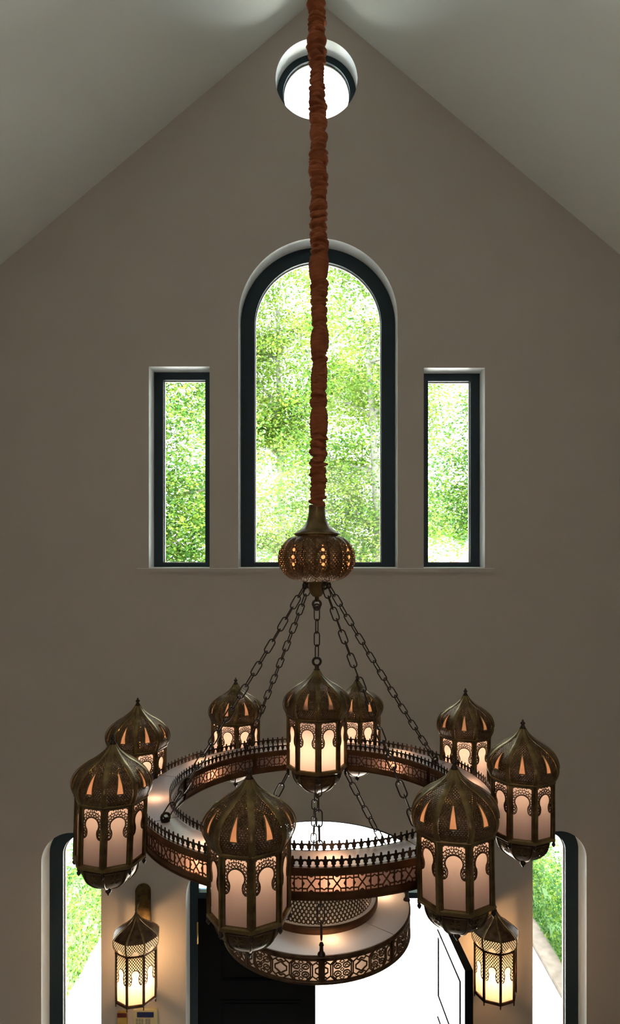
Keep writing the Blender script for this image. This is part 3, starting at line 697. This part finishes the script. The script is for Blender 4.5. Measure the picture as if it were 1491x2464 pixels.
# ================================================================= WALL LANTERNS
SH, SB = -.235, -.59                          # local: origin at lantern tip, head/foot of the glazed body
SP = smooth_prof([(.008, 0), (.020, -.022), (.045, -.050), (.085, -.080), (.130, -.108), (.165, -.140), (.170, -.165), (.166, -.200), (.150, -.232)], 26)
SR = .150
def wall_lantern(px, py, Y, psi, label):
    p = at(px, py, Y); rz = atan2(-p.x, p.y)+R(psi)
    root = bpy.data.objects.new('wall_lantern', None); col.objects.link(root); root.location = p
    root['label'] = label; root['category'] = 'wall lamp'; root['group'] = 'wall lanterns beside the entrance door'
    g, _, _, rbm = gore([q for q in SP], .014, None, .25)
    up, lo = MB(), MB()
    for k in range(8):
        q = rotm(copy_mb(g), A8*(k+.5)); hi = [i for i, f in enumerate(q.f) if sum(q.v[j][2] for j in f)/4 > -.145]
        for i in range(len(q.f)):
            t = up if i in set(hi) else lo; vsx = [q.v[j] for j in q.f[i]]; t.add(vsx, [(0, 1, 2, 3)], 0, True, q.uv[i])
    up.build('dome', M['bronze'], root, None, rz); lo.build('dome_lattice', M['rosette'], root, None, rz)
    rm_ = rbm.mesh('rib', [M['brass']])
    for k in range(8): link('rib', rm_, root, (0, 0, 0), rz+k*A8)
    b = MB(); b.lathe([(r*.94, z-.004) for r, z in SP[10:]], 48, 0, True); b.build('dome_liner', M['sconceglass'], root)
    b = MB(); ap = SR*cos(A8/2)
    b.lathe([(.135, SH+.006), (.156, SH+.005), (.158, SH-.006), (.150, SH-.012), (.135, SH-.012)], 8, 0, False, caps=False)
    b.lathe([(.14, SB+.010), (.150, SB+.010), (.155, SB+.004), (.154, SB-.006), (.13, SB-.010)], 8, 0, False, caps=False)
    for k in range(8):
        a = k*A8; b.box((SR*sin(a)*.99, -SR*cos(a)*.99, (SH+SB)/2), (.017, .010, SH-SB), 0, a)
    b.build('cage', M['bronze'], root, None, rz)
    hw = SR*sin(A8/2)-.006; ff = lambda x, y, d: (x*cos(A8/2)+(ap+d)*sin(A8/2), -(ap+d)*cos(A8/2)+x*sin(A8/2), y)
    pane = MB(); pane.add([ff(x, z, -.009) for x, z in ((-hw, SB+.01), (hw, SB+.01), (hw, SH-.01), (-hw, SH-.01))], [(0, 1, 2, 3)]); pm = pane.mesh('pane', [M['sconceglass']])
    # pierced plate with a keyhole cut out of its foot
    sc = hw/133; kk = [(x*sc*.93, SH-.05+y*sc*1.05) for x, y in keyhole(80, 200)]; s_ = MB(); vs, uv = [], []
    for i, (x, y) in enumerate(kk):
        t = i/(len(kk)-1); n_ = len(kk)-1
        if t < .3: o_ = (hw, kk[0][1]+(SH-.012-kk[0][1])*(t/.3))
        elif t > .7: o_ = (-hw, kk[0][1]+(SH-.012-kk[0][1])*((1-t)/.3))
        else: o_ = (hw-(t-.3)/.4*2*hw, SH-.012)
        vs += [ff(x, y, 0), ff(*o_, 0)]; uv += [(x+.5, y), (o_[0]+.5, o_[1])]
    s_.add(vs, [(2*i, 2*i+1, 2*i+3, 2*i+2) for i in range(len(kk)-1)], 0, False, uv); sm_ = s_.mesh('arch_screen', [M['rosette']])
    e_ = MB(); e_.ribbon(kk, .005, .003, ff); em = e_.mesh('arch_border', [M['bronze']])
    dm = MB(); dm.lathe([(.005, 0), (.006, -.010), (.003, -.014), (.006, -.019), (.001, -.03)], 8); dm.v = [(x, y-.149, z+SB-.004) for x, y, z in dm.v]; dmm = dm.mesh('corner_drop', [M['bronze']])
    for k in range(8):
        if cos(rz+k*A8+A8/2) < -.3: continue   # open towards the wall
        link('pane', pm, root, (0, 0, 0), rz+k*A8); link('arch_screen', sm_, root, (0, 0, 0), rz+k*A8); link('arch_border', em, root, (0, 0, 0), rz+k*A8); link('corner_drop', dmm, root, (0, 0, 0), rz+k*A8)
    b = MB(); b.lathe([(.001, .035), (.008, .03), (.012, .022), (.006, .014), (.010, .006), (.014, -.004), (.001, -.01)], 12); b.build('finial', M['brass'], root)
    # arched back plate on the wall and the arm that carries the lantern
    yb = D-p.y; xo = -.018 if px < VX else -.01
    b = MB(); out = [(-.058, -.55), (.058, -.55), (.058, .03)]+[(.058*cos(pi*i/14), .03+.058*sin(pi*i/14)) for i in range(1, 14)]+[(-.058, .03)]
    b.prism(out, .018, lambda x, y, d: (xo+x, yb-.001-d, y)); b.ribbon([(x*.8, -.5+(y+.5)*.97) for x, y in out], .008, .004, lambda x, y, d: (xo+x, yb-.019-d, y), True)
    b.build('back_plate', M['brass'], root)
    b = MB(); b.tube([(xo, yb-.015, .02), (xo*.6, yb*.7, .045), (xo*.2, yb*.35, .05), (0, 0, .03)], .007, 8); b.build('arm', M['brass'], root)
    light('bulb', 'POINT', (0, 0, -.42), 4.6, (1, .58, .27), root, shadow_soft_size=.03)
    light('bulb', 'POINT', (0, 0, -.20), 1.6, (1, .66, .36), root, shadow_soft_size=.02)
    return root
M['sconceglass'] = mat('cream frosted glass', (.86, .80, .70), .5, trans=.6)
wall_lantern(328, 2197, 4.93, -3+22.5, 'brass wall lantern left of the door, above the cream keypad')
wall_lantern(1191, 2190, 4.93, 14, 'brass wall lantern right of the door, beside the open door leaf')

# ================================================================= DEVICES ON THE WALL
def wall_box(name, x0, x1, y0, y1, d, m): 
    a, c = at(x0, y0, D), at(x1, y1, D); b = MB(); b.box(((a.x+c.x)/2, 0, (a.z+c.z)/2), (c.x-a.x, d, a.z-c.z)); o = b.build(name, m); o.location = (0, D-d/2, 0); return o
kp = wall_box('keypad', 323, 380, 2425, 2480, .03, M['keypad']); kp['label'] = 'cream alarm keypad with navy display under the left wall lantern'; kp['category'] = 'keypad'
def onface(name, x0, x1, y0, y1, m, par, d=.004, f=.016):
    a, c = at(x0, y0, D), at(x1, y1, D); b = MB(); b.box(((a.x+c.x)/2, 0, (a.z+c.z)/2), (c.x-a.x, d, a.z-c.z)); o = b.build(name, m, par); o.location = (0, -f, 0); return o
onface('display', 332, 372, 2429, 2441, M['navy'], kp)
for i in range(5):
    for j in range(3):
        x = 329.5+i*6.4+(3.5 if i > 2 else 0); onface('key', x, x+5, 2445+j*8, 2451+j*8, M['gkey'], kp)
th_ = wall_box('room_sensor', 285, 307, 2432, 2478, .03, M['yellow']); th_['label'] = 'small ochre wall sensor box with maroon top left of the keypad'; th_['category'] = 'sensor'
onface('cap', 285, 307, 2432, 2441, M['maroon'], th_, .008); onface('slot', 289, 302, 2459, 2462, M['maroon'], th_)

# ================================================================= OUTSIDE
b = MB(); b.box((0, 45, -.16), (160, 79, .1)); b.build('ground', M['ground'], kind='structure')
# paving slabs of the entrance path
pav = MB(); pav.box((0, 13.6, -.10), (5.25, 16, .02)); pv = pav.build('path', M['paving'], kind='structure')
sl = MB(); sl.box((0, 0, .02), (1.04, .99, .04)); slm = sl.mesh('slab', [M['paving']])
for i in range(5):
    for j in range(15):
        o = link('slab', slm, pv, (-2.1+i*1.05, 6.1+j*1.0, -.088+random.uniform(0, .004)))
def leaves(mb, pts, size, nm, flat=.55):
    for p in pts:
        s = size*random.uniform(.6, 1.3); a = random.uniform(0, 2*pi); n = Vector((random.gauss(0, flat), random.gauss(0, flat), 1)).normalized()
        u = n.orthogonal().normalized(); v = n.cross(u); u, v = u*cos(a)+v*sin(a), v*cos(a)-u*sin(a)
        P = Vector(p); q = [P-u*s*.5, P+v*s*.30+n*s*.06, P+u*s*.5, P-v*s*.30-n*s*.06]
        mb.add(q, [(0, 1, 2, 3)], random.choice(nm))
def hedge(x, y0, y1, h, th, label):
    root = bpy.data.objects.new('hedge', None); col.objects.link(root); root.location = (x, (y0+y1)/2, 0); root['label'] = label; root['category'] = 'hedge'
    c = MB(); L_ = y1-y0; n = 40; vs = []; prof_ = [(-.5, 0), (-.52, .4), (-.46, .8), (-.25, .98), (.25, .98), (.46, .8), (.52, .4), (.5, 0)]
    for i in range(n+1):
        for a, z in prof_:
            y = -L_/2+L_*i/n; k = 1+.10*noise.noise(Vector((a*3, y*1.4, z*3+x))); vs.append((a*th*k*.9, y, z*h*.94*k if z else -.1))
    m = len(prof_); c.add(vs, [(i*m+j, i*m+j+1, (i+1)*m+j+1, (i+1)*m+j) for i in range(n) for j in range(m-1)]+[tuple(range(m)), tuple(n*m+j for j in range(m))[::-1]], 0, True)
    c.build('inner_growth', M['hedgecore'], root)
    pts = []
    sd = 1 if x < 0 else -1
    for _ in range(int(22000*L_/7)):
        y = random.uniform(-L_/2, L_/2); t = random.random()
        if t < .62: a = sd*(.5+.02*random.gauss(0, 1)); z = random.uniform(.02, .95)
        else: a = random.uniform(-.5, .5); z = 1+.02*random.gauss(0, 1)
        k = 1+.14*noise.noise(Vector((a*3, y*2.2, z*3+x))); o = .05*noise.noise(Vector((y*4, z*5, 3)))
        pts.append((a*th*k+sd*o, y, z*h*k+o))
    l = MB(); leaves(l, pts, .038, [0, 1, 2, 2, 2], 1.1); l.build('foliage', LEAVES[:3], root, kind='stuff')
    s_ = MB(); s_.box((sd*(th/2+.02), 0, -.06), (.30, L_, .06)); s_.build('soil_bed', M['soil'], root)
hedge(-2.90, 6.2, 10.8, 1.02, .42, 'clipped green hedge seen through the left arched side window')
hedge(3.05, 6.2, 10.8, .85, .40, 'clipped green hedge seen through the right arched side window')
def tree(x, y, h, crown, label, mats, nl, lean=0, seed=1, spread=1.0, forks=5, z_low=3.2, lsize=.11, tr=.2):
    random.seed(seed); root = bpy.data.objects.new('tree', None); col.objects.link(root); root.location = (x, y, -.1); root['label'] = label; root['category'] = 'tree'
    t = MB(); top = Vector((lean, 0, h*.8)); pts = [Vector((lean*(i/8)**1.3+.10*noise.noise(Vector((seed, i*.6, 0))), .1*noise.noise(Vector((i*.6, seed, 4))), h*.8*i/8)) for i in range(9)]
    t.tube(pts, .2, 8, radii=[tr*(1-.085*i) for i in range(9)]); t.build('trunk', M['bark'], root)
    br = MB(); tips = []
    for k in range(forks*3):
        f = random.uniform(.3, .98); s0 = pts[int(f*8)]; a = random.uniform(0, 2*pi); ln = crown*random.uniform(.6, 1.05)*(1.15-f*.5); e_ = s0+Vector((cos(a)*ln, sin(a)*ln*.4, ln*random.uniform(.1, .7)))
        mid = (s0+e_)/2+Vector((random.gauss(0, .12), random.gauss(0, .12), random.uniform(-.1, .3))); br.tube([s0, mid, e_], .05, 6, radii=[tr*.35, tr*.22, tr*.07]); tips += [mid, e_, (mid+e_)/2]
        for q in range(3):
            d = e_+Vector((random.gauss(0, .6), random.gauss(0, .25), random.uniform(-.2, .7))); br.tube([mid.lerp(e_, random.random()), d], .02, 4, radii=[tr*.12, tr*.04]); tips.append(d)
    br.build('branches', M['bark'], root)
    l = MB(); P = []
    # layered sprays of leaves: flattish clumps, denser near twigs
    ncl = int(nl/55)
    for k in range(ncl):
        if random.random() < .5: c = random.choice(tips)+Vector((random.gauss(0, .5), random.gauss(0, .2), random.gauss(0, .35)))
        else:
            a = random.uniform(0, 2*pi); rr = crown*spread*sqrt(random.random()); zz = random.uniform(z_low, h); rr *= (1 if zz < h*.75 else max(.15, 1-(zz-h*.75)/(h*.27))); c = Vector((cos(a)*rr+lean*zz/h, sin(a)*rr*.4, zz))
        if c.z < z_low: c.z = z_low+random.random()
        mi = random.choice(mats); rx = random.uniform(.2, .42)*lsize/.12
        pl = [(c.x+random.gauss(0, rx), c.y+random.gauss(0, rx*.6), c.z+random.gauss(0, .13)-.12*random.random()) for _ in range(55)]
        leaves(l, pl, lsize, [mi, mi, mi, (mi+1) % 4], .7)
    l.build('foliage', LEAVES, root, kind='stuff')
tree(-3.5, 14.0, 10.0, 2.2, 'leafy tree seen through the left square window', [1, 1, 0, 2], 64000, .3, 11, 1.0, z_low=3.4, tr=.17, lsize=.088)
tree(-1.1, 22.5, 16.2, 3.0, 'yellow green tree seen in the left half of the arched window', [0, 3, 0, 1], 84000, -.2, 5, 1.0, z_low=4.0, lsize=.108)
tree(1.75, 17.4, 14.0, 2.2, 'leaning fork trunked tree seen in the right half of the arched window', [1, 0, 3, 1], 56000, -.5, 23, 1.0, z_low=4.2, tr=.17, lsize=.095)
tree(3.7, 14.0, 9.5, 1.5, 'slender tree seen through the right square window', [1, 0, 2, 2], 34000, .2, 31, 1.0, z_low=5.25, tr=.09, lsize=.078)
# far white house
hx, hy = at(1108, 1339, 30).x, 30.0
hr = bpy.data.objects.new('house', None); col.objects.link(hr); hr.location = (hx, hy, -.1); hr['label'] = 'white gabled house far behind the right square window'; hr['category'] = 'house'
Zf = lambda py: EYE+.1-(py-VY)/FPX*30; Xf = lambda px: (px-VX)/FPX*30-hx
fobj('wall', [[(Xf(1060), 0), (Xf(1160), 0), (Xf(1160), Zf(1313)), (Xf(1128), Zf(1313)), (Xf(1091), Zf(1276)), (Xf(1060), Zf(1307))]], 4, M['housewall'], 0, hr)
b = MB(); fn = lambda x, y, d: (x, -.25+d, y)
b.ribbon([(Xf(1055), Zf(1311)), (Xf(1091), Zf(1274)), (Xf(1132), Zf(1315))], .1, 4.4, fn); b.ribbon([(Xf(1108), Zf(1312)), (Xf(1165), Zf(1312))], .12, 2.0, fn); b.build('roof', M['roof'], hr)
b = MB(); b.ribbon([(Xf(1084), Zf(1352)), (Xf(1084), Zf(1321)), (Xf(1103), Zf(1321)), (Xf(1103), Zf(1352))], .06, .06, lambda x, y, d: (x, -.05+d, y), True); wf = b.build('window', M['redtrim'], hr)
b = MB(); b.box(((Xf(1084)+Xf(1103))/2, 0, (Zf(1352)+Zf(1321))/2), (.3, .04, .5)); b.build('pane', M['darkglass'], wf)
